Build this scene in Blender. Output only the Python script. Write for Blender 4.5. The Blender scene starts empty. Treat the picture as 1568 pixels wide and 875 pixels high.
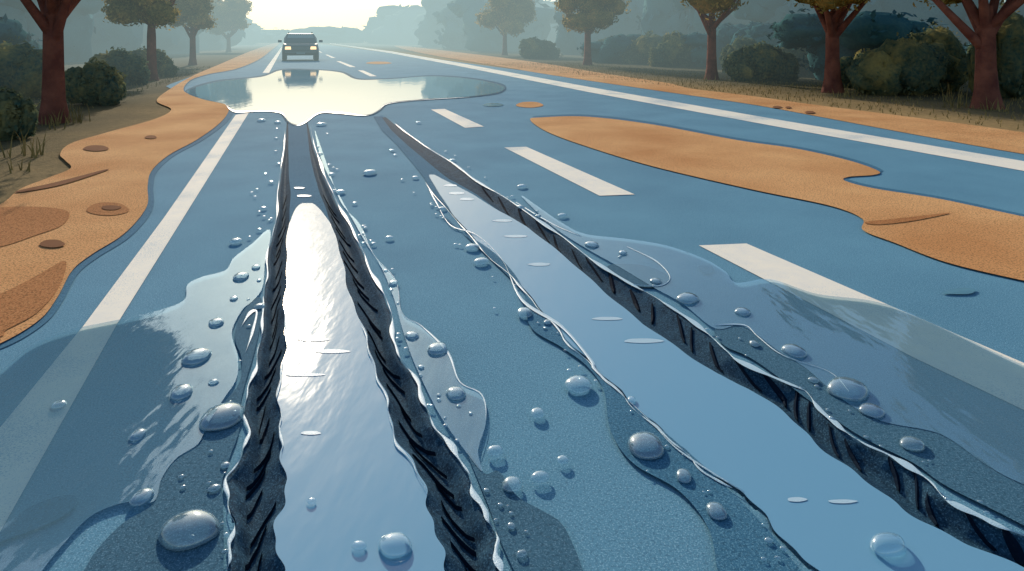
import bpy, bmesh, math, random
import numpy as np
from mathutils import Vector, Matrix
from mathutils.geometry import tessellate_polygon
from mathutils import noise as mnoise
random.seed(7); rng=np.random.default_rng(7)
sc=bpy.context.scene
# ---------------------------------------------------------------- screen pixels -> ground metres
F=1000.0; CX=784.0; HY=62.0; H=1.25
def G(px,py,z=0.0):
    t=F*(H-z)/(py-HY)
    return Vector(((px-CX)/F*t,t,z))
SL=0.334; NN=math.hypot(1,SL)
RD=Vector((-SL/NN,1/NN,0)); RN=Vector((1/NN,SL/NN,0)); YAW=math.atan(SL)
def R(u,s,z=0.0): return RN*u+RD*s+Vector((0,0,z))

SUN_EL=math.radians(22); SUN_AZ=-YAW
# ---------------------------------------------------------------- materials
def newmat(name):
    m=bpy.data.materials.new(name); m.use_nodes=True
    nt=m.node_tree; nt.nodes.clear()
    o=nt.nodes.new('ShaderNodeOutputMaterial')
    return m,nt,o
def N(nt,t,**k):
    n=nt.nodes.new(t)
    for a,v in k.items():
        if a in n.inputs: n.inputs[a].default_value=v
        else: setattr(n,a,v)
    return n
def pos(nt,scale=(1,1,1)):
    g=nt.nodes.new('ShaderNodeNewGeometry'); mp=nt.nodes.new('ShaderNodeMapping')
    mp.inputs['Scale'].default_value=scale
    nt.links.new(g.outputs['Position'],mp.inputs['Vector']); return mp.outputs[0]
def noise(nt,vec,scale,detail=3,rough=.5):
    n=nt.nodes.new('ShaderNodeTexNoise'); n.inputs['Scale'].default_value=scale
    n.inputs['Detail'].default_value=detail; n.inputs['Roughness'].default_value=rough
    nt.links.new(vec,n.inputs['Vector']); return n.outputs['Fac']
def ramp(nt,fac,stops):
    r=nt.nodes.new('ShaderNodeValToRGB'); e=r.color_ramp.elements
    while len(e)<len(stops): e.new(.5)
    for i,(p,c) in enumerate(stops):
        e[i].position=p; e[i].color=(*c,1) if len(c)==3 else c
    nt.links.new(fac,r.inputs[0]); return r.outputs[0]
def mixc(nt,fac,a,b,mode='MIX'):
    m=nt.nodes.new('ShaderNodeMix'); m.data_type='RGBA'; m.blend_type=mode
    for i,v in ((0,fac),(6,a),(7,b)):
        if isinstance(v,(int,float)): m.inputs[i].default_value=v
        elif isinstance(v,tuple): m.inputs[i].default_value=(*v,1)
        else: nt.links.new(v,m.inputs[i])
    return m.outputs[2]
def bump(nt,h,strength,dist):
    b=nt.nodes.new('ShaderNodeBump'); b.inputs['Strength'].default_value=strength; b.inputs['Distance'].default_value=dist
    nt.links.new(h,b.inputs['Height']); return b.outputs[0]
def grain_mat(name,c0,c1,speck=None,rough=.8,spec=.3,scale=260,big=1.2,bs=.5,bd=.003,dkf=.45,s2=.45):
    m,nt,o=newmat(name); v=pos(nt)
    a=noise(nt,v,big,4); b=noise(nt,v,scale,2,.7); c=noise(nt,v,scale*s2,2,.6)
    col=ramp(nt,a,[(.3,c0),(.7,c1)])
    if speck:
        f=ramp(nt,b,[(.54,(0,0,0)),(.62,(1,1,1))]); col=mixc(nt,f,col,speck)
        f2=ramp(nt,c,[(.40,(1,1,1)),(.47,(0,0,0))]); 
        dk=mixc(nt,dkf,col,(c0[0]*.25,c0[1]*.3,c0[2]*.35)); col=mixc(nt,f2,col,dk)
    p=N(nt,'ShaderNodeBsdfPrincipled',Roughness=rough); p.inputs['Specular IOR Level'].default_value=spec
    nt.links.new(col,p.inputs['Base Color']); nt.links.new(bump(nt,b,bs,bd),p.inputs['Normal'])
    nt.links.new(p.outputs[0],o.inputs[0]); return m
M={}
M['asphalt']=grain_mat('asphalt',(.095,.255,.37),(.13,.325,.45),(.24,.46,.59),rough=.9,spec=.06,scale=210,s2=.6,dkf=.3)
M['wet']=grain_mat('wet_asphalt',(.044,.125,.19),(.06,.16,.235),(.12,.25,.34),rough=.9,spec=.05,scale=220,dkf=.35)
M['damp_shade']=grain_mat('damp_shade_asphalt',(.045,.155,.25),(.06,.19,.30),(.13,.31,.43),rough=.9,spec=.05,scale=220,dkf=.35)  # damp asphalt, also the painted shade along sand edges
M['mud']=grain_mat('rut_mud',(.012,.042,.075),(.024,.078,.13),(.06,.15,.225),rough=.85,spec=.05,scale=190,big=14)
M['lug']=grain_mat('tread_dark',(.003,.010,.022),(.005,.015,.032),None,rough=.8,spec=.03)
M['sand']=grain_mat('sand',(.64,.31,.12),(.90,.53,.24),(.48,.21,.08),rough=.95,spec=.05,scale=200,big=.9,bs=.6,dkf=.65)
M['sand2']=grain_mat('sand_dark',(.42,.17,.06),(.50,.22,.085),(.62,.33,.14),rough=.95,spec=.05,scale=200,dkf=.65)
M['pit']=grain_mat('sand_pit',(.20,.09,.045),(.28,.13,.06),None,rough=.95,spec=.05,scale=150)
M['rim_and_glint']=grain_mat('rim_and_glint',(.38,.60,.72),(.56,.75,.84),None,rough=.4,spec=.2)  # pale water rims, and glints painted on the rut water
M['bark']=grain_mat('bark',(.12,.04,.03),(.26,.095,.06),None,rough=.9,spec=.1,scale=30,big=4,bs=.8,bd=.02)
def paint():
    m,nt,o=newmat('road_paint'); v=pos(nt)
    a=noise(nt,v,1.1,3); b=noise(nt,v,190,2,.7); c=noise(nt,v,9,4,.7)
    col=mixc(nt,ramp(nt,c,[(.35,(0,0,0)),(.7,(1,1,1))]),(.97,.92,.77),(.88,.86,.76))
    mul=nt.nodes.new('ShaderNodeMath'); mul.operation='ADD'; nt.links.new(a,mul.inputs[0]); nt.links.new(b,mul.inputs[1])
    f=ramp(nt,mul.outputs[0],[(.84,(.6,.6,.6)),(.92,(0,0,0))])
    col=mixc(nt,f,col,(.22,.40,.52))
    p=N(nt,'ShaderNodeBsdfPrincipled',Roughness=.8); p.inputs['Specular IOR Level'].default_value=.1; nt.links.new(col,p.inputs['Base Color'])
    nt.links.new(bump(nt,b,.4,.002),p.inputs['Normal']); nt.links.new(p.outputs[0],o.inputs[0]); return m
M['paint']=paint()
def water(name,lo,mul,body,bodyfac,rough,rs=3.0,rb=.25,gl=(.95,.97,1)):
    m,nt,o=newmat(name)
    mp=pos(nt,(2.2,.7,1)); n=noise(nt,mp,rs,3,.5)
    bn=bump(nt,n,rb,.02)
    fr=N(nt,'ShaderNodeFresnel',IOR=1.33); nt.links.new(bn,fr.inputs['Normal'])
    ma=nt.nodes.new('ShaderNodeMath'); ma.operation='MULTIPLY_ADD'; ma.use_clamp=True
    nt.links.new(fr.outputs[0],ma.inputs[0]); ma.inputs[1].default_value=mul; ma.inputs[2].default_value=lo
    tr=N(nt,'ShaderNodeBsdfTransparent'); tr.inputs[0].default_value=(.85,.95,.99,1)
    df=N(nt,'ShaderNodeBsdfDiffuse'); df.inputs[0].default_value=(*body,1)
    m1=N(nt,'ShaderNodeMixShader'); m1.inputs[0].default_value=bodyfac
    nt.links.new(tr.outputs[0],m1.inputs[1]); nt.links.new(df.outputs[0],m1.inputs[2])
    g=N(nt,'ShaderNodeBsdfGlossy',Roughness=rough); g.inputs[0].default_value=(*gl,1); nt.links.new(bn,g.inputs['Normal'])
    m2=N(nt,'ShaderNodeMixShader'); nt.links.new(ma.outputs[0],m2.inputs[0])
    nt.links.new(m1.outputs[0],m2.inputs[1]); nt.links.new(g.outputs[0],m2.inputs[2])
    nt.links.new(m2.outputs[0],o.inputs[0]); return m
M['film']=water('water_film',.05,.75,(.24,.50,.66),.32,.04,gl=(.70,.90,1))
M['pud']=water('puddle_water',.04,.8,(.15,.36,.48),.85,.04,2.0,.10,gl=(.95,.97,.98))
M['rutw']=water('rut_water',.03,.60,(.18,.43,.62),.88,.085,5.0,.14,gl=(1,.96,.89))
def dropm():
    m,nt,o=newmat('droplet_water'); fr=N(nt,'ShaderNodeFresnel',IOR=1.4)
    ma=nt.nodes.new('ShaderNodeMath'); ma.operation='MULTIPLY_ADD'; ma.use_clamp=True
    nt.links.new(fr.outputs[0],ma.inputs[0]); ma.inputs[1].default_value=1.4; ma.inputs[2].default_value=.05
    tr=N(nt,'ShaderNodeBsdfTransparent'); tr.inputs[0].default_value=(.88,.97,1,1)
    df=N(nt,'ShaderNodeBsdfDiffuse'); df.inputs[0].default_value=(.55,.78,.90,1)
    b=N(nt,'ShaderNodeMixShader'); b.inputs[0].default_value=.2; nt.links.new(tr.outputs[0],b.inputs[1]); nt.links.new(df.outputs[0],b.inputs[2])
    g=N(nt,'ShaderNodeBsdfGlossy',Roughness=.08); g.inputs[0].default_value=(.88,.96,1,1)
    c=N(nt,'ShaderNodeMixShader'); nt.links.new(ma.outputs[0],c.inputs[0]); nt.links.new(b.outputs[0],c.inputs[1]); nt.links.new(g.outputs[0],c.inputs[2])
    nt.links.new(c.outputs[0],o.inputs[0]); return m
M['drop']=dropm()
def leafmat(name,c0,c1,c2,sc_=1.4,trans=0):
    m,nt,o=newmat(name); v=pos(nt); a=noise(nt,v,sc_,3,.6); b=noise(nt,v,14,2)
    col=ramp(nt,a,[(.34,c0),(.52,c1),(.68,c2)]); col=mixc(nt,.35,col,ramp(nt,b,[(.3,c0),(.7,c2)]))
    d=N(nt,'ShaderNodeBsdfDiffuse'); nt.links.new(col,d.inputs[0])
    if trans:
        t=N(nt,'ShaderNodeBsdfTranslucent'); nt.links.new(col,t.inputs[0])
        mm=N(nt,'ShaderNodeMixShader'); mm.inputs[0].default_value=trans
        nt.links.new(d.outputs[0],mm.inputs[1]); nt.links.new(t.outputs[0],mm.inputs[2]); nt.links.new(mm.outputs[0],o.inputs[0])
    else: nt.links.new(d.outputs[0],o.inputs[0])
    return m
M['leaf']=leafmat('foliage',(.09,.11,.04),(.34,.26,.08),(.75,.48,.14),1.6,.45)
M['leafhz']=leafmat('foliage_hazy',(.14,.15,.06),(.40,.30,.10),(.75,.50,.17),1.2,.45)  # for farther trees, distance haze put into the leaf colour
M['bush']=leafmat('bush_foliage',(.03,.095,.09),(.075,.13,.085),(.46,.36,.12),1.1,.3)
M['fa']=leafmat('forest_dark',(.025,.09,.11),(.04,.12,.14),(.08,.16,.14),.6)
M['fb']=leafmat('forest_mid',(.045,.13,.165),(.065,.16,.19),(.10,.20,.20),.4)  # forest layers get paler with distance: haze put into their colours
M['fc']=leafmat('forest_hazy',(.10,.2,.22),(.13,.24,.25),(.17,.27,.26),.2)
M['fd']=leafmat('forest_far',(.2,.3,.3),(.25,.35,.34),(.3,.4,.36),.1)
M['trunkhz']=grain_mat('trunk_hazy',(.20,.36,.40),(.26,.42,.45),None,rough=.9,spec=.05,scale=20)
M['grass']=leafmat('grass_blades',(.12,.10,.04),(.24,.19,.07),(.50,.36,.14),2)
def ground():
    m,nt,o=newmat('ground_grass'); v=pos(nt)
    g=nt.nodes.new('ShaderNodeNewGeometry'); d=nt.nodes.new('ShaderNodeVectorMath'); d.operation='DOT_PRODUCT'
    nt.links.new(g.outputs['Position'],d.inputs[0]); d.inputs[1].default_value=tuple(RN)
    sub=N(nt,'ShaderNodeMath'); sub.operation='SUBTRACT'; nt.links.new(d.outputs['Value'],sub.inputs[0]); sub.inputs[1].default_value=4.6
    ab=N(nt,'ShaderNodeMath'); ab.operation='ABSOLUTE'; nt.links.new(sub.outputs[0],ab.inputs[0])
    nz=noise(nt,v,.5,4); ad=N(nt,'ShaderNodeMath'); ad.operation='MULTIPLY_ADD'; nt.links.new(nz,ad.inputs[0]); ad.inputs[1].default_value=3; nt.links.new(ab.outputs[0],ad.inputs[2])
    mr=N(nt,'ShaderNodeMapRange'); mr.inputs[1].default_value=6.5; mr.inputs[2].default_value=9.6; nt.links.new(ad.outputs[0],mr.inputs[0])
    col=mixc(nt,mr.outputs[0],(.42,.29,.13),(.11,.095,.05))
    col=mixc(nt,ramp(nt,noise(nt,v,9,4,.7),[(.35,(.35,.35,.35)),(.6,(0,0,0))]),col,(.06,.065,.035))
    p=N(nt,'ShaderNodeBsdfPrincipled',Roughness=.95); p.inputs['Specular IOR Level'].default_value=.05
    nt.links.new(col,p.inputs['Base Color']); nt.links.new(bump(nt,noise(nt,v,40,3),.6,.03),p.inputs['Normal']); nt.links.new(p.outputs[0],o.inputs[0]); return m
M['ground']=ground()
def plain(name,c,rough=.4,metal=0,emit=None,es=0,spec=.5):
    m,nt,o=newmat(name); p=N(nt,'ShaderNodeBsdfPrincipled',Roughness=rough,Metallic=metal)
    nz=noise(nt,pos(nt),6,3); nt.links.new(mixc(nt,ramp(nt,nz,[(.3,(0,0,0)),(.7,(1,1,1))]),tuple(x*.85 for x in c),c),p.inputs['Base Color'])
    p.inputs['Specular IOR Level'].default_value=spec
    if emit: p.inputs['Emission Color'].default_value=(*emit,1); p.inputs['Emission Strength'].default_value=es
    nt.links.new(p.outputs[0],o.inputs[0]); return m
# ---------------------------------------------------------------- mesh helpers
def mkobj(name,verts,faces,mats,midx=None,smooth=False,parent=None):
    me=bpy.data.meshes.new(name); me.from_pydata([tuple(v) for v in verts],[],faces)
    for m in (mats if isinstance(mats,list) else [mats]): me.materials.append(m)
    if midx is not None: me.polygons.foreach_set('material_index',midx)
    if smooth: me.polygons.foreach_set('use_smooth',[True]*len(me.polygons))
    me.update(); ob=bpy.data.objects.new(name,me); sc.collection.objects.link(ob)
    if parent: ob.parent=parent
    return ob
def empty(name,loc=(0,0,0),rz=0):
    e=bpy.data.objects.new(name,None); e.location=loc; e.rotation_euler=(0,0,rz); sc.collection.objects.link(e); return e
def smoothc(pts,closed=True,n=8):
    P=[np.array(p,float) for p in pts]; out=[]; L=len(P)
    rngi=range(L) if closed else range(L-1)
    for i in rngi:
        if closed: a,b,c,d=P[i-1],P[i],P[(i+1)%L],P[(i+2)%L]
        else: a,b,c,d=P[max(i-1,0)],P[i],P[i+1],P[min(i+2,L-1)]
        for k in range(n):
            t=k/n; out.append(.5*((2*b)+(-a+c)*t+(2*a-5*b+4*c-d)*t*t+(-a+3*b-3*c+d)*t**3))
    if not closed: out.append(P[-1])
    return out
def patch(name,polys,z,mat,smooth=True,parent=None,n=8):
    vs=[];fs=[]
    for pts in polys:
        q=smoothc(pts,True,n) if smooth else pts
        w=[G(p[0],p[1],z) for p in q]; b=len(vs); vs+=w
        for t in tessellate_polygon([w]):
            a,b2,c=[w[i] for i in t]
            nz=(b2-a).cross(c-a).z
            fs.append(tuple(b+i for i in (t if nz>0 else t[::-1])))
    return mkobj(name,vs,fs,mat,parent=parent)
def oval(cx,cy,w,h,n=18,ph=0):
    return [(cx+w/2*math.cos(a)*(1+.08*math.sin(3*a+ph)),cy+h/2*math.sin(a)) for a in [2*math.pi*i/n for i in range(n)]]
# ---------------------------------------------------------------- rut tables
LR=np.array([(186,440,442,468,470),(230,436,443,473,480),(270,430,444,480,495),(300,427,444,490,510),(340,424,443,505,530),(380,415,441,515,548),
(420,412,440,528,568),(460,400,438,540,590),(500,405,436,552,600),(540,398,433,565,607),(580,388,432,578,628),(620,380,430,592,645),
(660,378,428,605,672),(700,365,432,625,700),(740,352,435,640,722),(780,355,432,655,735),(820,360,428,668,748),(875,350,430,685,770),(950,345,428,705,800)],float)
RR=np.array([(178,572,582,588),(200,585,598,615),(225,610,625,650),(250,632,655,690),(275,652,685,722),(300,668,730,765),(325,690,765,805),
(350,712,810,840),(375,735,840,875),(400,755,868,905),(425,785,895,950),(450,805,925,990),(475,830,955,1030),(500,858,985,1062),(525,872,1020,1098),
(550,895,1060,1125),(575,920,1100,1180),(600,950,1150,1230),(640,985,1200,1265),(680,1035,1245,1320),(720,1085,1300,1395),(760,1140,1350,1445),
(800,1170,1410,1520),(840,1210,1480,1610),(875,1250,1560,1690),(950,1320,1700,1850)],float)
def prof(u,D):
    u=np.clip(u,0,1)
    return -D*np.clip(np.minimum((u-.1)/.28,(1-u)/.45),0,1)
def wob(py,k,ph): return k*np.clip((py-180)/600,0,1)*(np.sin(py*.055+ph)*4.5+np.sin(py*.13+ph*2)*3.0+np.sin(py*.031+ph*3)*4)
def edge(T,c,py,k=1): return np.interp(py,T[:,0],T[:,c])+wob(py,k,c*1.7+len(T))
bands=[(LR,1,2),(LR,4,3),(RR,3,2)]
DEP=.042
# ---------------------------------------------------------------- road (asphalt sheet with real ruts)
us=np.concatenate([np.linspace(-4,-1.3,8)[:-1],np.arange(-1.3,2.7,.011),np.linspace(2.7,9.0,24)[1:]])
ss=np.concatenate([[-6,-2,.4,.9],np.geomspace(1.1,13,330),np.geomspace(13,60,30)[1:],[90,150,300,700]])
U,S=np.meshgrid(us,ss)
kk=np.interp(S,[15,20],[.24,.76]); U=np.where(U<-1.3,-1.3+(U+1.3)*kk,U)
X=U*RN.x+S*RD.x; Y=U*RN.y+S*RD.y
Ys=np.where(Y>.8,Y,.8); PX=CX+F*X/Ys; PY=HY+F*H/Ys
Z=np.zeros_like(X)
for T,o_,i_ in bands:
    eo=edge(T,o_,PY); ei=edge(T,i_,PY); u=(PX-eo)/(ei-eo)
    D=DEP*np.clip((PY-185)/150,0.15,1)
    inside=(u>.03)&(u<1)&(PY>T[0,0])&(PY<945)&(Y>.8)
    Z=np.where(inside,np.minimum(Z,prof(u,1)*D-.012),Z)
for T,a_,b_ in [(LR,2,3),(RR,1,2)]:
    ei=edge(T,a_,PY); eo=edge(T,b_,PY); ins=(PX>ei+2)&(PX<eo)&(PY>T[0,0]+3)&(PY<940)&(Y>.8)
    Z=np.where(ins,-.02,Z)
nr,nc=X.shape
vs=np.stack([X,Y,Z],-1).reshape(-1,3)
ii=(np.arange(nr-1)[:,None]*nc+np.arange(nc-1)[None,:]).ravel()
fs=np.stack([ii,ii+1,ii+nc+1,ii+nc],1)
me=bpy.data.meshes.new('road'); me.vertices.add(len(vs)); me.vertices.foreach_set('co',vs.ravel())
me.loops.add(fs.size); me.loops.foreach_set('vertex_index',fs.ravel()); me.polygons.add(len(fs))
me.polygons.foreach_set('loop_start',np.arange(0,fs.size,4)); me.update(calc_edges=True); me.materials.append(M['asphalt'])
sc.collection.objects.link(bpy.data.objects.new('road',me))
rows=[-60,0,15,20,26,60,200,2500]; gv=[]
for s in rows:
    L=-1.85 if s<16 else -3.2
    gv+=[R(u,s,z) for u,z in [(-1500,-.012),(L,-.012),(L+.05,-.15),(8.85,-.15),(8.9,-.012),(1500,-.012)]]
k=6
mkobj('ground',gv,[(r*k+c,r*k+c+1,(r+1)*k+c+1,(r+1)*k+c) for r in range(len(rows)-1) for c in range(k-1)],M['ground'])
# ---------------------------------------------------------------- strips in the ruts
def strip(name,fn,py0,py1,mat,nu=12,step=2.5,parent=None,smooth=True):
    rowsy=np.arange(py0,py1,step); vs=[];fs=[]
    for py in rowsy:
        for j in range(nu+1):
            px,z=fn(py,j/nu); vs.append(G(px,py,0)+Vector((0,0,z)))
    w=nu+1
    for r in range(len(rowsy)-1):
        for j in range(nu):
            a=r*w+j; fs.append((a,a+1,a+w+1,a+w) )
    ob=mkobj(name,vs,fs,mat,smooth=smooth,parent=parent)
    bm=bmesh.new(); bm.from_mesh(ob.data)
    bmesh.ops.recalc_face_normals(bm,faces=bm.faces)
    if sum(f.normal.z for f in bm.faces)<0: bmesh.ops.reverse_faces(bm,faces=bm.faces)
    bm.to_mesh(ob.data); bm.free(); return ob
ruts=[empty('tire_rut'),empty('tire_rut')]
for bi,(T,o_,i_) in enumerate(bands):
    par=ruts[0] if bi<2 else ruts[1]
    def fn(py,u,T=T,o_=o_,i_=i_):
        eo=edge(T,o_,py); ei=edge(T,i_,py); D=DEP*min(max((py-185)/150,.15),1)
        return eo+(ei-eo)*u, float(prof(u,1))*D+.004
    strip('rut_wall_%d'%bi,fn,T[0,0]+2,944,M['mud'],nu=20,parent=par)
    vs=[];fs=[]; py=T[0,0]+110
    while py<920:
        sc_=(py-HY)/813
        L0=.28+random.uniform(0,.12); L1=L0+random.uniform(.28,.5)
        th=(2.0+7*sc_)*random.uniform(.7,1.3); slant=(14+46*sc_)*random.uniform(.7,1.1)
        if bi==2: L0-=.2; L1-=.2; slant*=.75
        b=len(vs); nseg=5
        for j in range(nseg+1):
            u=L0+(L1-L0)*j/nseg; pyy=py+slant*(1-j/nseg if bi!=2 else j/nseg)*1.0
            tt=th*(math.sin(math.pi*(j+.5)/(nseg+1))**.6)
            for dy,dz in((-tt/2,.001),(0,.010),(tt/2,.001)):
                q=min(pyy+dy,940); eo=edge(T,o_,q); ei=edge(T,i_,q); D=DEP*min(max((q-185)/150,.15),1)
                p=G(eo+(ei-eo)*u,q,0); p.z=float(prof(u,1))*D+.005+dz; vs.append(p)
        for j in range(nseg):
            for e in range(2):
                a=b+j*3+e; fs.append((a,a+1,a+4,a+3))
        py+=(9+24*sc_)*random.uniform(.8,1.25)
    mkobj('tread_marks_%d'%bi,vs,fs,M['lug'],parent=par)
strip('rut_bed',lambda py,u:(edge(LR,2,py)-1+(edge(LR,3,py)-edge(LR,2,py)+2)*u,.0045),187,360,M['damp_shade'],nu=4,parent=ruts[0])
strip('rut_bed',lambda py,u:(edge(RR,1,py)-1+(edge(RR,2,py)-edge(RR,1,py)+2)*u,.005),179,340,M['damp_shade'],nu=4,parent=ruts[1])
def wstart(T,a,b,y0,y1):
    def f(py,u):
        l=edge(T,a,py)-1; r=edge(T,b,py)+1
        k=min(1,max(0,(py-y0)/(y1-y0)))**.35; m=(l+r)/2
        w=math.sin(py*.11)*2*(1-k); return (m+(l-m)*k+w+((r-l)*k)*u, .008)
    return f
strip('rut_water',wstart(LR,2,3,312,345),313,944,M['rutw'],nu=4,parent=ruts[0])
strip('rut_water',wstart(RR,1,2,268,330),269,944,M['rutw'],nu=4,parent=ruts[1])
def ribbon(paths,z,mat,name,parent=None):
    vs=[];fs=[]
    for pts,w0 in paths:
        q=smoothc(pts,False,6); ph=random.random()*9; n=len(q); b=len(vs)
        for i,p in enumerate(q):
            a=q[max(i-2,0)]; c=q[min(i+2,n-1)]; d=c-a; L=math.hypot(*d) or 1; nx,ny=-d[1]/L,d[0]/L
            s=(p[1]-HY)/813
            w=w0*(.15+1.0*s)*(.5+.5*math.sin(i*.17+ph)+.3*math.sin(i*.41+ph))*min(1,i/6,(n-1-i)/6)
            w=max(w,.15)
            for o,dz in((-.5,0),(0,.0025),(.5,0)): vs.append(G(p[0]+nx*w*o,p[1]+ny*w*o,z)+Vector((0,0,dz)))
        for i in range(n-1):
            for e in range(2):
                A=b+i*3+e; fs.append((A,A+1,A+4,A+3))
    return mkobj(name,vs,fs,mat,smooth=True,parent=parent)
def epath(T,c,y0,y1,st,off=0): return [(edge(T,c,y)+off,y) for y in np.arange(y0,y1,st)]
ribbon([(epath(LR,1,200,940,14,-2),6),(epath(LR,4,195,940,14,3),9),(epath(LR,2,430,700,14),4),(epath(LR,3,500,760,14),4)],.013,M['rim_and_glint'],'water_rim',ruts[0])
ribbon([(epath(RR,3,190,940,12,3),8),(epath(RR,1,280,760,12,-2),4)],.013,M['rim_and_glint'],'water_rim',ruts[1])
# ---------------------------------------------------------------- road markings
mk=empty('road_markings')
patch('edge_line_left',[[(361,176),(381,173),(280,335),(180,495),(0,815),(-60,925),(-60,760),(0,655),(127,500),(250,335)]],.004,M['paint'],False,mk)
patch('edge_line_left_far',[[(402,112),(412,112),(434,72),(431,72)]],.004,M['paint'],False,mk)
patch('edge_line_right',[[(505,66.5),(600,79),(700,96),(900,133),(1200,185),(1568,247),(1750,278),(1750,296),(1568,262),(1200,196),(900,141),(700,101),(600,82),(505,67.2)]],.004,M['paint'],False,mk)
patch('centre_dashes',[[(660,168),(681,167),(741,194),(712,196)],[(772,226),(806,225),(972,298),(918,300)],
  [(1070,376),(1143,373),(1330,454),(1568,556),(1750,636),(1750,712),(1568,628),(1400,548),(1225,456)],
  [(548,108),(556,108),(577,117),(566,117)],[(515,94),(521,94),(545,103),(536,103)],[(498,84),(502,84),(514,89),(508,89)],[(484,77),(487,77),(494,81),(491,81)]],.004,M['paint'],False,mk)
# ---------------------------------------------------------------- sand
Lsand=[(428,66.5),(418,75),(395,92),(360,106),(318,114),(290,124),(282,140),(310,150),(345,157),(350,170),(335,190),(300,215),(258,238),(232,262),(226,285),(224,318),(190,358),(140,390),(110,415),(88,455),(60,490),(0,526),(-90,560),(-260,600),
 (-260,360),(-60,330),(0,313),(30,290),(75,272),(108,258),(100,246),(92,236),(108,220),(160,204),(235,183),(262,168),(240,155),(258,138),(296,116),(338,98),(380,80),(420,66.3)]
patch('shade_wet_margin',[[(x+(9 if 150<y<560 and i<24 else 2),y+(5 if 300<y<560 and i<24 else 1)) for i,(x,y) in enumerate(Lsand)]],.004,M['damp_shade'])  # dark outline: shade at the sand's edge painted as a border
patch('sand',[Lsand],.010,M['sand'])
patch('sand_ripples',[[(0,318),(60,317),(104,324),(95,345),(50,362),(0,378),(-80,390),(-80,330)],oval(165,320,64,20),[(60,420),(100,400),(90,440),(55,480),(10,505),(0,516),(-70,540),(-70,470),(0,450)]],.014,M['sand2'])
patch('sand_pits',[oval(147,227,38,9),oval(231,210,18,5),oval(170,318,30,7,ph=2),oval(80,373,38,12),oval(1190,164,14,3.5),oval(1207,164.6,9,3),oval(1240,172,15,4),[(28,292),(90,278),(160,260),(158,263),(95,283),(35,294)]],.018,M['pit'])
Rs=[(812,184),(830,180),(900,179),(1000,191),(1130,215),(1220,228),(1300,246),(1345,262),(1338,268),(1300,271),(1294,277),(1340,289),(1440,305),(1568,332),(1760,370),(1760,470),(1568,430),(1450,402),(1370,372),(1322,353),(1320,335),(1270,315),(1150,290),(1000,255),(900,225),(840,203)]
patch('shade_wet_margin',[[(x+4,y-3) for x,y in Rs]],.004,M['damp_shade'])  # shade along the sand's edge, painted as an offset dark copy
patch('sand',[Rs],.010,M['sand'])
patch('sand_ripples',[[(1325,340),(1380,334),(1455,326),(1400,338),(1345,344)]],.014,M['sand2'])
patch('sand',[[(610,70),(700,80),(780,90),(850,100),(920,112),(1020,127),(1060,136),(1150,147),(1250,161),(1400,180),(1568,203),(1800,240),(1800,272),(1568,236),(1400,206),(1250,178),(1150,160),(1000,138),(850,116),(760,101),(680,88),(620,76)],oval(811,160.5,41,9),oval(580,96.5,38,4)],.006,M['sand'])
patch('puddle',[oval(755,160.5,31,6),[(1443,447),(1470,441),(1493,443),(1485,450),(1450,450)]],.008,M['pud'])
# ---------------------------------------------------------------- damp zones, films, puddles
patch('wet_asphalt',[
 [(125,880),(150,840),(190,800),(235,772),(248,735),(270,705),(305,682),(318,655),(345,615),(367,585),(370,550),(360,520),(365,490),(385,462),(400,458),(398,500),(388,545),(376,585),(368,620),(366,660),(352,700),(340,740),(342,780),(342,880),(335,945),(90,945)],
 [(715,690),(742,725),(764,722),(792,760),(830,782),(860,802),(880,840),(895,880),(920,945),(820,945),(790,880),(765,825),(750,780),(734,740)],
 [(930,408),(975,405),(1010,415),(1028,430),(1000,440),(960,434)],
 [(1095,505),(1135,500),(1195,540),(1235,565),(1290,612),(1350,645),(1440,665),(1510,712),(1568,742),(1700,800),(1700,880),(1568,805),(1450,745),(1400,710),(1330,675),(1275,640),(1160,555),(1110,530)]],.010,M['wet'])
patch('wet_asphalt',[
 [(680,330),(700,350),(760,390),(800,440),(812,500),(860,532),(900,562),(925,600),(935,660),(970,710),(1040,752),(1085,810),(1100,880),(1120,945),(1300,945),(1232,880),(1170,805),(1090,725),(1010,655),(950,602),(862,515),(822,470),(780,425),(728,375)],
 [(0,815),(40,780),(90,760),(118,762),(105,785),(60,808),(0,830),(-50,850),(-50,830)],
 [(1070,408),(1090,408),(1092,416),(1080,420)]],.010,M['damp_shade'])
patch('water_film',[
 [(-60,600),(0,568),(50,528),(110,505),(190,488),(255,472),(283,458),(287,436),(310,424),(345,414),(358,395),(385,374),(410,352),(414,365),(406,400),(402,440),(388,460),(370,476),(355,510),(364,545),(362,580),(343,610),(318,650),(303,680),(270,702),(248,732),(235,768),(190,770),(140,790),(100,830),(60,880),(20,940),(-60,945)],
 [(482,200),(500,250),(522,310),(552,345),(572,390),(606,430),(616,480),(646,500),(686,540),(704,585),(738,605),(744,645),(732,690),(738,722),(712,690),(676,640),(650,590),(630,545),(615,500),(604,460),(584,410),(556,365),(520,300),(494,250)],
 [(800,300),(855,338),(895,358),(960,366),(1020,376),(1075,395),(1110,415),(1128,433),(1180,428),(1250,450),(1340,462),(1420,490),(1568,560),(1720,620),(1720,800),(1568,742),(1510,712),(1440,665),(1350,645),(1290,612),(1235,565),(1195,540),(1138,500),(1095,503),(1045,465),(1000,440),(950,410),(900,382),(850,350),(815,318)]],.012,M['film'])
pud=[(286,142),(300,134),(340,124),(400,118),(430,108),(470,107),(520,111),(548,122),(600,121),(660,117),(720,121),(768,131),(765,141),(720,148),(650,152),(595,158),(578,170),(560,176),(520,172),(490,172),(468,186),(455,191),(442,186),(430,172),(400,169),(360,170),(345,160),(310,152)]
patch('shade_wet_margin',[[(x+(3 if x>500 else -3),y+(-1.5 if y<135 else 1)) for x,y in pud]],.008,M['wet'])
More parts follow.
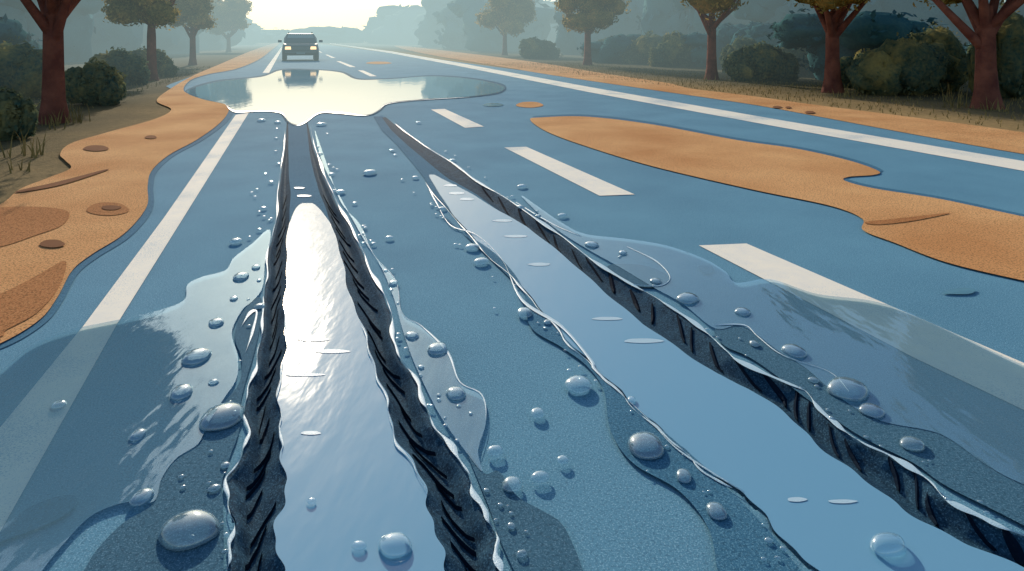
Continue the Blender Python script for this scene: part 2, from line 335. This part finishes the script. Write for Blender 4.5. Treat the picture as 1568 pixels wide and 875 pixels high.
patch('puddle',[pud],.012,M['pud'])
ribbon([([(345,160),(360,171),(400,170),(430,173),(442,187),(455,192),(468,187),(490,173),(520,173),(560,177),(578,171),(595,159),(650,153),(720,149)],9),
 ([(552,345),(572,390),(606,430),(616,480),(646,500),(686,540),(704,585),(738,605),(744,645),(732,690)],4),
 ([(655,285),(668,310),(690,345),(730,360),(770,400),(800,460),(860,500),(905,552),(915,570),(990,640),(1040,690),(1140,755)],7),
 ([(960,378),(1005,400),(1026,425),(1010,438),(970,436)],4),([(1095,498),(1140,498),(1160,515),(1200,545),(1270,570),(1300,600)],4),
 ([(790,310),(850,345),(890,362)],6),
 ([(370,500),(382,480),(393,478),(386,510),(376,540)],7)],.014,M['rim_and_glint'],'water_rim')
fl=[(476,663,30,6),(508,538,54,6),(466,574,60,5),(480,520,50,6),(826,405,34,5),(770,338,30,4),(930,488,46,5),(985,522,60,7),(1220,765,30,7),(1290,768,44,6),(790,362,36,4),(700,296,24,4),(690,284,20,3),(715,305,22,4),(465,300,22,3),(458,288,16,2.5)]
patch('ripple_glints',[oval(x,y,w,h,ph=i) for i,(x,y,w,h) in enumerate(fl)],.0095,M['rim_and_glint'])  # bright reflections on the water painted as pale ovals
# ---------------------------------------------------------------- droplets
DR=[(290,803,88,60),(605,829,50,38),(340,631,58,48),(301,543,40,24),(278,597,34,24),(211,663,24,20),(217,757,32,28),(328,746,18,12),(345,711,14,10),(331,492,22,14),(369,422,24,13),(392,408,14,9),(358,456,12,8),(361,368,18,10),(397,467,16,14),(403,318,10,6),(397,350,8,10),(415,278,9,6),(427,250,7,5),(327,584,14,8),(90,618,20,12),(670,531,30,22),(631,511,20,18),(698,600,32,20),(758,689,30,16),(784,738,32,24),(827,728,28,18),(862,702,18,14),(823,630,22,16),(783,804,14,10),(799,847,20,11),(550,834,24,14),(477,766,14,9),(886,585,40,28),(989,676,54,42),(1097,778,32,28),(1047,724,26,28),(1360,831,64,32),(1298,592,60,34),(1335,626,34,22),(1397,677,36,22),(1216,535,34,20),(1246,581,16,9),(1155,525,16,10),(1053,455,32,18),(1137,476,22,12),(1004,429,16,10),(906,373,20,12),(954,386,14,8),(803,476,26,20),(838,492,12,9),(737,399,22,12),(723,377,20,12),(677,318,12,10),(797,316,12,8),(824,330,10,7),(861,329,14,8),(799,285,14,6),(596,363,12,8),(521,293,14,8),(566,264,20,6),(603,432,16,10),(508,266,9,6),(543,310,8,6),(492,190,14,7),(400,184,12,4),(425,187,10,4),(645,561,10,8),(967,610,14,12),(636,271,10,6),(1177,826,12,10),(745,750,8,6),(766,772,8,6),(693,245,10,5),(557,345,8,9),(572,372,8,8),(490,235,8,5),(600,230,8,4),(641,188,8,3),(415,334,6,6)]
for i in range(130):
    T,c,sg=random.choice([(LR,1,-1),(LR,4,1),(RR,3,1),(RR,1,-1)]); y=random.uniform(195,860); s=(y-HY)/813
    DR.append((float(edge(T,c,y))+sg*random.uniform(6,20+110*s*random.random()),y,4+7*s*random.random(),3+5*s*random.random()))
vs=[];fs=[]
for i,(x,y,w,h) in enumerate(DR):
    c=G(x,y+h*.2,.014); t=c.y; wx=w*t/F/2; dy=min(max(h*t*t/1250*.47,wx*.6),wx*1.2); hz=wx*.5
    a=random.uniform(-.5,.5) if i!=2 else -.5; A,B=10,28; b=len(vs)
    for r in range(A):
        ph=(math.pi/2)*r/A; rr=math.cos(ph)**.8; zz=math.sin(ph)
        for k in range(B):
            th=2*math.pi*k/B; lx=wx*rr*math.cos(th)*(1+.12*math.sin(th*2+i)*rr); ly=dy*rr*math.sin(th)
            vs.append(c+Vector((lx*math.cos(a)-ly*math.sin(a),lx*math.sin(a)+ly*math.cos(a),hz*zz)))
    vs.append(c+Vector((0,0,hz)))
    for r in range(A-1):
        for k in range(B): fs.append((b+r*B+k,b+r*B+(k+1)%B,b+(r+1)*B+(k+1)%B,b+(r+1)*B+k))
    for k in range(B): fs.append((b+(A-1)*B+k,b+(A-1)*B+(k+1)%B,b+A*B))
mkobj('water_droplets',vs,fs,M['drop'],smooth=True)
# ---------------------------------------------------------------- vegetation
def tube(vs,fs,pts,rad,n=10,jit=.0):
    b=len(vs); P=[Vector(p) for p in pts]
    for i,p in enumerate(P):
        d=(P[min(i+1,len(P)-1)]-P[max(i-1,0)]).normalized(); s=d.cross(Vector((0.2,1,0))).normalized(); t=d.cross(s)
        for k in range(n):
            a=2*math.pi*k/n; r=rad[i]*(1+jit*math.sin(k*2.3+i*.7)); vs.append(p+s*math.cos(a)*r+t*math.sin(a)*r)
    for i in range(len(P)-1):
        for k in range(n): fs.append((b+i*n+k,b+i*n+(k+1)%n,b+(i+1)*n+(k+1)%n,b+(i+1)*n+k))
def leaves(lobes,count,size,fill=.55):
    L=np.array(lobes,float); vol=L[:,3]*L[:,4]+1e-6; idx=rng.choice(len(L),count,p=vol/vol.sum())
    d=rng.normal(size=(count,3)); d/=np.linalg.norm(d,axis=1)[:,None]
    r=fill+(1-fill)*rng.random(count)**.6
    r*=1+.12*np.sin(d[:,0]*7+idx)+.1*np.sin(d[:,2]*9+idx*2)
    c=L[idx,:3]+d*L[idx][:,[3,3,4]]*r[:,None]
    a=rng.normal(size=(count,3)); a+=np.cross(d,rng.normal(size=(count,3)))*1.5; a/=np.linalg.norm(a,axis=1)[:,None]
    b=np.cross(a,d+rng.normal(size=(count,3))*.5); b/=np.linalg.norm(b,axis=1)[:,None]+1e-9
    s=size*(.6+.8*rng.random(count))[:,None]
    V=np.stack([c-a*s,c-b*s*.55,c+a*s,c+b*s*.55],1).reshape(-1,3)
    Fc=np.arange(count*4).reshape(-1,4); return V,Fc
bm=bmesh.new(); bmesh.ops.create_icosphere(bm,subdivisions=3,radius=1); ICO=[v.co.copy() for v in bm.verts]; ICF=[tuple(v.index for v in f.verts) for f in bm.faces]; bm.free()
def core(lobes,k=.7):
    vs=[];fs=[]
    for (x,y,z,r,rz) in lobes:
        b=len(vs); off=Vector((x*1.3,y*1.7,z))
        for q in ICO:
            f=k*(1+.35*mnoise.noise(q*2.2+off)+.18*mnoise.noise(q*6+off)); vs.append((x+q.x*r*f,y+q.y*r*f,z+q.z*rz*f))
        fs+=[tuple(b+i for i in f) for f in ICF]
    return vs,fs
def foliage(name,lobes,count,size,mat,parent=None,k=.7):
    V,Fc=leaves(lobes,count,size); cv,cf=core(lobes,k)
    n=len(V); vs=V.tolist()+cv; fs=[tuple(f) for f in Fc.tolist()]+[tuple(i+n for i in f) for f in cf]
    return mkobj(name,vs,fs,mat,parent=parent,smooth=True)
def tree(px,py,rpx,crown_bottom,height,mat,cnt=9000,crw=1.7,leaf=.07,lean=0,fkk=.75):
    base=G(px,py,-.012); t=base.y; r=rpx*t/F
    e=empty('oak_tree',base); vs=[];fs=[]
    fk=crown_bottom*fkk
    tube(vs,fs,[(0,0,-.1),(0,0,.08),(lean*.1,0,.35),(lean*.4,0,fk*.6),(lean,0,fk),(lean*1.1,0,fk+.6)],[r*1.7,r*1.35,r*1.05,r*.9,r*.85,r*.6],14,.08)
    for j in range(7):
        a=j*2.4+px*.3; sp=crw*random.uniform(.4,.7); zz=crown_bottom+random.uniform(.5,1.3)
        st=fk-.25+random.uniform(0,.6)
        tube(vs,fs,[(lean,0,st),(lean+math.cos(a)*sp*.35,math.sin(a)*sp*.35,st+(zz-st)*.35),(lean+math.cos(a)*sp*.75,math.sin(a)*sp*.75,st+(zz-st)*.75),(lean+math.cos(a)*sp,math.sin(a)*sp,zz+.3)],[r*.55,r*.42,r*.28,r*.12],7)
    mkobj('trunk',vs,fs,M['bark'],parent=e,smooth=True)
    lobes=[]
    cz=(crown_bottom+height)/2; hz=(height-crown_bottom)/2
    for j in range(20):
        a=random.random()*6.28; q=random.uniform(.35,.72); zz=random.uniform(-.8,.75)
        q*=math.sqrt(max(.35,1-zz*zz*.8)); rr=crw*random.uniform(.34,.5)
        lobes.append((lean+math.cos(a)*q*crw,math.sin(a)*q*crw,cz+zz*hz,rr,rr*.75))
    lobes.append((lean,0,cz,crw*.6,hz*.7))
    foliage('crown',lobes,cnt,leaf,mat,e,.72)
    return e
tree(82,188,15,2.1,6.4,M['leaf'],13000,2.1,.05,fkk=.68)
tree(232,124,7,1.65,5.2,M['leaf'],9500,1.4,.055,fkk=.85)
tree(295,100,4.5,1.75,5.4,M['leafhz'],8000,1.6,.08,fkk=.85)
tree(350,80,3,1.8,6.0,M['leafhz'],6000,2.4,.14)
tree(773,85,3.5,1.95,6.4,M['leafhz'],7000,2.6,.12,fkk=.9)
tree(900,100,5.5,1.75,6.0,M['leaf'],9000,2.0,.07,fkk=.9)
tree(1090,122,7.5,1.8,6.0,M['leaf'],10000,1.9,.06,fkk=.85)
tree(1275,142,11,1.7,5.8,M['leaf'],12000,1.75,.05,.0,fkk=.8)
tree(1510,166,15,2.0,6.4,M['leaf'],13000,2.1,.05,fkk=.65)
def bush(px,py,wpx,hpx,mat=None,cnt=5000,leaf=.035):
    b=G(px,py,-.012); t=b.y; w=wpx*t/F/2; h=hpx*t/F; lob=[]
    for j in range(9):
        a=random.uniform(-1,1); lob.append((a*w*.65,random.uniform(-.3,.3)*w,h*random.uniform(.25,.62)*(1-.35*abs(a)),w*random.uniform(.3,.45),h*.38))
    lob.append((0,0,h*.4,w*.6,h*.5))
    o=foliage('bush',lob,cnt,leaf*max(1,t/12),mat or M['bush'],None,.9); o.location=b
for a in [(150,160,110,72),(12,214,90,84),(225,118,90,48),(30,150,150,95),(185,130,90,60),(1172,124,110,64),(1385,144,180,95),(1330,134,120,60),(1000,98,120,50),(1040,102,90,56),(1545,150,120,150),(820,90,80,34),(1230,116,90,80),(1440,140,120,110),(940,92,90,36),(1140,112,90,60)]:
    bush(*a)
def forest(name,mat,items,leafsize,cnt,trunkmat=None,ntr=0,par=None):
    e=empty(name); lob=[]
    for (u0,u1,s0,s1,n,h0,h1,r) in items:
        for i in range(n):
            u=random.uniform(u0,u1); s=random.uniform(s0,s1); p=R(u,s); hh=random.uniform(h0,h1)
            lob.append((p.x,p.y,hh*.35,r*random.uniform(.7,1.2),hh*.55)); 
            q=random.uniform(.5,1); lob.append((p.x+random.uniform(-r,r),p.y,hh*.7,r*q*.8,hh*.3*q))
    foliage('foliage',lob,cnt,leafsize,mat,e,.9)
    if ntr:
        vs=[];fs=[]
        for i in range(ntr):
            u0,u1,s0,s1=random.choice(items)[:4]; p=R(random.uniform(u0,u1),random.uniform(s0,s1)); r=random.uniform(.08,.2)
            tube(vs,fs,[(p.x,p.y,-.1),(p.x+random.uniform(-.3,.3),p.y,4),(p.x+random.uniform(-.6,.6),p.y,9)],[r,r*.8,r*.5],6)
        mkobj('trunks',vs,fs,trunkmat,parent=e)
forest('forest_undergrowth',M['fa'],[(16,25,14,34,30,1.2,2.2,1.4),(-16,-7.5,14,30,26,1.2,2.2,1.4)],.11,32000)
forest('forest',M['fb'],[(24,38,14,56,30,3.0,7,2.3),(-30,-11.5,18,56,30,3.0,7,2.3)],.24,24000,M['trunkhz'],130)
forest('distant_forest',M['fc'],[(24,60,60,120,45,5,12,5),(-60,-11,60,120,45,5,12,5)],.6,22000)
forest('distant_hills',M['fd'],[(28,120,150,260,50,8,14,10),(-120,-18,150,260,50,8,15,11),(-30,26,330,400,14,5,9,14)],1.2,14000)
# grass
gv=[];gf=[]
def blade(p,h,w,lean):
    b=len(gv); a=random.random()*6.28; dx,dy=math.cos(a)*w,math.sin(a)*w; l=Vector((random.uniform(-1,1),random.uniform(-1,1),0))*lean
    gv.extend([p+Vector((-dx,-dy,0)),p+Vector((dx,dy,0)),p+l*.4+Vector((dx*.6,dy*.6,h*.6)),p+l*.4+Vector((-dx*.6,-dy*.6,h*.6)),p+l+Vector((0,0,h))])
    gf.extend([(b,b+1,b+2,b+3),(b+3,b+2,b+4)])
for (x,y,n,h) in [(40,240,20,.30),(118,188,18,.36),(1302,148,9,.3),(1468,166,14,.5),(1087,124,8,.3),(1520,170,16,.26),(90,192,14,.24),(20,262,10,.15),(70,200,10,.2),(1290,150,8,.2)]:
    c=G(x,y,-.012)
    for i in range(n): blade(c+Vector((random.uniform(-.2,.2),random.uniform(-.15,.15),0)),h*random.uniform(.5,1.1),.010,h*.35)
for i in range(12000):
    left=random.random()<.45
    u=random.uniform(-10,-3.5) if left else random.uniform(9.6,15); s=random.uniform(3.5,34)
    blade(R(u,s,-.012),random.uniform(.03,.09),.008,.04)
mkobj('grass',gv,gf,M['grass'])
# ---------------------------------------------------------------- car
car=empty('suv_car',G(460,92.5,0),YAW)
mb=plain('car_paint',(.02,.08,.13),.5,.0,spec=.25); mg=plain('car_glass',(.20,.34,.38),.15,0,spec=.5); mt=plain('tire_rubber',(.015,.015,.018),.8)
mc=plain('car_trim',(.010,.025,.04),.6,spec=.2); mh=plain('headlight',(.9,.6,.3),.3,0,(1,.62,.30),1.7); ms=plain('bumper_silver',(.14,.24,.28),.6,.1)
def loft(name,secs,mat,bev=.04,par=car):
    bm=bmesh.new(); rings=[]
    for (y,pts) in secs: rings.append([bm.verts.new((x,y,z)) for x,z in pts])
    n=len(rings[0])
    for a,b in zip(rings[:-1],rings[1:]):
        for k in range(n): bm.faces.new((a[k],a[(k+1)%n],b[(k+1)%n],b[k]))
    bm.faces.new(rings[0]); bm.faces.new(rings[-1][::-1]); bmesh.ops.recalc_face_normals(bm,faces=bm.faces)
    if bev: bmesh.ops.bevel(bm,geom=list(bm.edges),offset=bev,segments=2,affect='EDGES',profile=.6)
    me=bpy.data.meshes.new(name); bm.to_mesh(me); bm.free(); me.materials.append(mat); o=bpy.data.objects.new(name,me); sc.collection.objects.link(o); o.parent=par; return o
def box(w,z0,z1,ws=None): ws=ws or w; return [(-w,z0),(w,z0),(w*1.0,(z0+z1)/2),(ws,z1),(-ws,z1),(-w*1.0,(z0+z1)/2)]
loft('body',[(-2.15,box(.98,.38,.92,.92)),(-1.95,box(1.05,.34,1.02,.97)),(-1.0,box(1.08,.32,1.10,1.0)),(1.9,box(1.08,.32,1.14,1.0)),(2.2,box(1.0,.4,1.1,.95))],mb,.05)
loft('cabin',[(-1.05,box(.96,1.08,1.14,.9)),(-.45,box(.97,1.08,1.66,.78)),(1.5,box(.97,1.08,1.70,.78)),(2.1,box(.95,1.08,1.2,.85))],mb,.03)
def quad(name,pts,mat): return mkobj(name,pts,[tuple(range(len(pts)))],mat,parent=car)
quad('windshield',[(-.84,-1.00,1.18),(.84,-1.00,1.18),(.72,-.50,1.62),(-.72,-.50,1.62)],mg)
for s in(-1,1):
    quad('side_glass',[(s*.985,-.5,1.16),(s*.985,1.4,1.16),(s*.82,1.3,1.6),(s*.82,-.35,1.6)],mg)
    loft('headlight',[(-2.2,[(s*.72-.17,.70),(s*.72+.17,.70),(s*.72+.17,.78),(s*.72+.15,.88),(s*.72-.15,.88),(s*.72-.17,.78)]),(-2.1,[(s*.72-.17,.70),(s*.72+.17,.70),(s*.72+.17,.78),(s*.72+.15,.88),(s*.72-.15,.88),(s*.72-.17,.78)])],mh,.01)
    loft('mirror',[(-.85,[(s*1.2-.11,1.12),(s*1.2+.11,1.12),(s*1.2+.11,1.2),(s*1.2+.1,1.28),(s*1.2-.1,1.28),(s*1.2-.11,1.2)]),(-.72,[(s*1.2-.11,1.12),(s*1.2+.11,1.12),(s*1.2+.11,1.2),(s*1.2+.1,1.28),(s*1.2-.1,1.28),(s*1.2-.11,1.2)])],mb,.02)
    loft('roof_rail',[(-.3,[(s*.7-.02,1.68),(s*.7+.02,1.68),(s*.7+.02,1.72),(s*.7+.02,1.76),(s*.7-.02,1.76),(s*.7-.02,1.72)]),(1.4,[(s*.7-.02,1.7),(s*.7+.02,1.7),(s*.7+.02,1.74),(s*.7+.02,1.78),(s*.7-.02,1.78),(s*.7-.02,1.74)])],mc,0)
    for y in(-1.35,1.35):
        bm=bmesh.new(); bmesh.ops.create_cone(bm,cap_ends=True,segments=28,radius1=.37,radius2=.37,depth=.25,matrix=Matrix.Translation((s*.93,y,.37))@Matrix.Rotation(math.pi/2,4,'Y'))
        bmesh.ops.bevel(bm,geom=[e for e in bm.edges if len(e.link_faces[0].verts)>4 or len(e.link_faces[-1].verts)>4],offset=.03,segments=2,affect='EDGES')
        me=bpy.data.meshes.new('wheel'); bm.to_mesh(me); bm.free(); me.materials.append(mt); o=bpy.data.objects.new('wheel',me); sc.collection.objects.link(o); o.parent=car
def bx(name,x0,x1,y0,y1,z0,z1,mat,b=.015):
    r=[(x0,z0),(x1,z0),(x1,(z0+z1)/2),(x1,z1),(x0,z1),(x0,(z0+z1)/2)]; loft(name,[(y0,r),(y1,r)],mat,b)
bx('grille',-.52,.52,-2.19,-2.1,.66,.88,mc); 
for z in(.71,.77,.83): bx('grille_bar',-.5,.5,-2.21,-2.19,z-.012,z+.012,ms,0)
bx('bumper',-1.0,1.0,-2.28,-2.05,.40,.60,mc,.03); bx('bumper_strip',-.9,.9,-2.30,-2.281,.53,.57,ms,0); bx('number_plate',-.24,.24,-2.31,-2.302,.44,.52,ms,0)
# ---------------------------------------------------------------- haze box: airlight added as emission with absorption, no scattering
m,nt,o=newmat('mist_airlight'); SG=.0105
ab=nt.nodes.new('ShaderNodeVolumeAbsorption'); ab.inputs['Color'].default_value=(0,0,0,1); ab.inputs['Density'].default_value=SG
em=nt.nodes.new('ShaderNodeEmission'); em.inputs[0].default_value=(.52,.70,.69,1); em.inputs[1].default_value=SG
ad=nt.nodes.new('ShaderNodeAddShader'); nt.links.new(ab.outputs[0],ad.inputs[0]); nt.links.new(em.outputs[0],ad.inputs[1]); nt.links.new(ad.outputs[0],o.inputs['Volume'])
bv=[R(u,s,z) for z in(-1,9) for s in(14,170) for u in(-150,150)]
mkobj('mist_glow',bv,[(0,2,3,1),(4,5,7,6),(0,1,5,4),(2,6,7,3),(0,4,6,2),(1,3,7,5)],m)
# ---------------------------------------------------------------- light, sky, camera
w=bpy.data.worlds.new('World'); sc.world=w; w.use_nodes=True; nt=w.node_tree; nt.nodes.clear()
o=nt.nodes.new('ShaderNodeOutputWorld'); bg=nt.nodes.new('ShaderNodeBackground'); sk=nt.nodes.new('ShaderNodeTexSky')
sk.sky_type='NISHITA'; sk.sun_disc=False; sk.sun_elevation=SUN_EL; sk.sun_rotation=SUN_AZ; sk.dust_density=1.4; sk.air_density=1.0; sk.ozone_density=1.3
bg.inputs[1].default_value=.145; nt.links.new(sk.outputs[0],bg.inputs[0]); nt.links.new(bg.outputs[0],o.inputs[0])
sl=bpy.data.lights.new('sun','SUN'); sl.energy=4.2; sl.angle=math.radians(.5); sl.color=(1,.86,.68)
so=bpy.data.objects.new('sun',sl); sc.collection.objects.link(so)
sd=Vector((-math.sin(YAW)*math.cos(SUN_EL),math.cos(YAW)*math.cos(SUN_EL),math.sin(SUN_EL)))
so.rotation_euler=sd.to_track_quat('Z','Y').to_euler(); so.location=(0,0,30)
cd=bpy.data.cameras.new('camera'); cd.sensor_width=36; cd.lens=F/1568*36; cd.shift_y=-(437.5-HY)/1568; cd.clip_end=5000; cd.clip_start=.05
co=bpy.data.objects.new('camera',cd); co.location=(0,0,H); co.rotation_euler=(math.pi/2,0,0); sc.collection.objects.link(co); sc.camera=co
sc.view_settings.view_transform='Standard'; sc.view_settings.look='None'; sc.view_settings.exposure=0
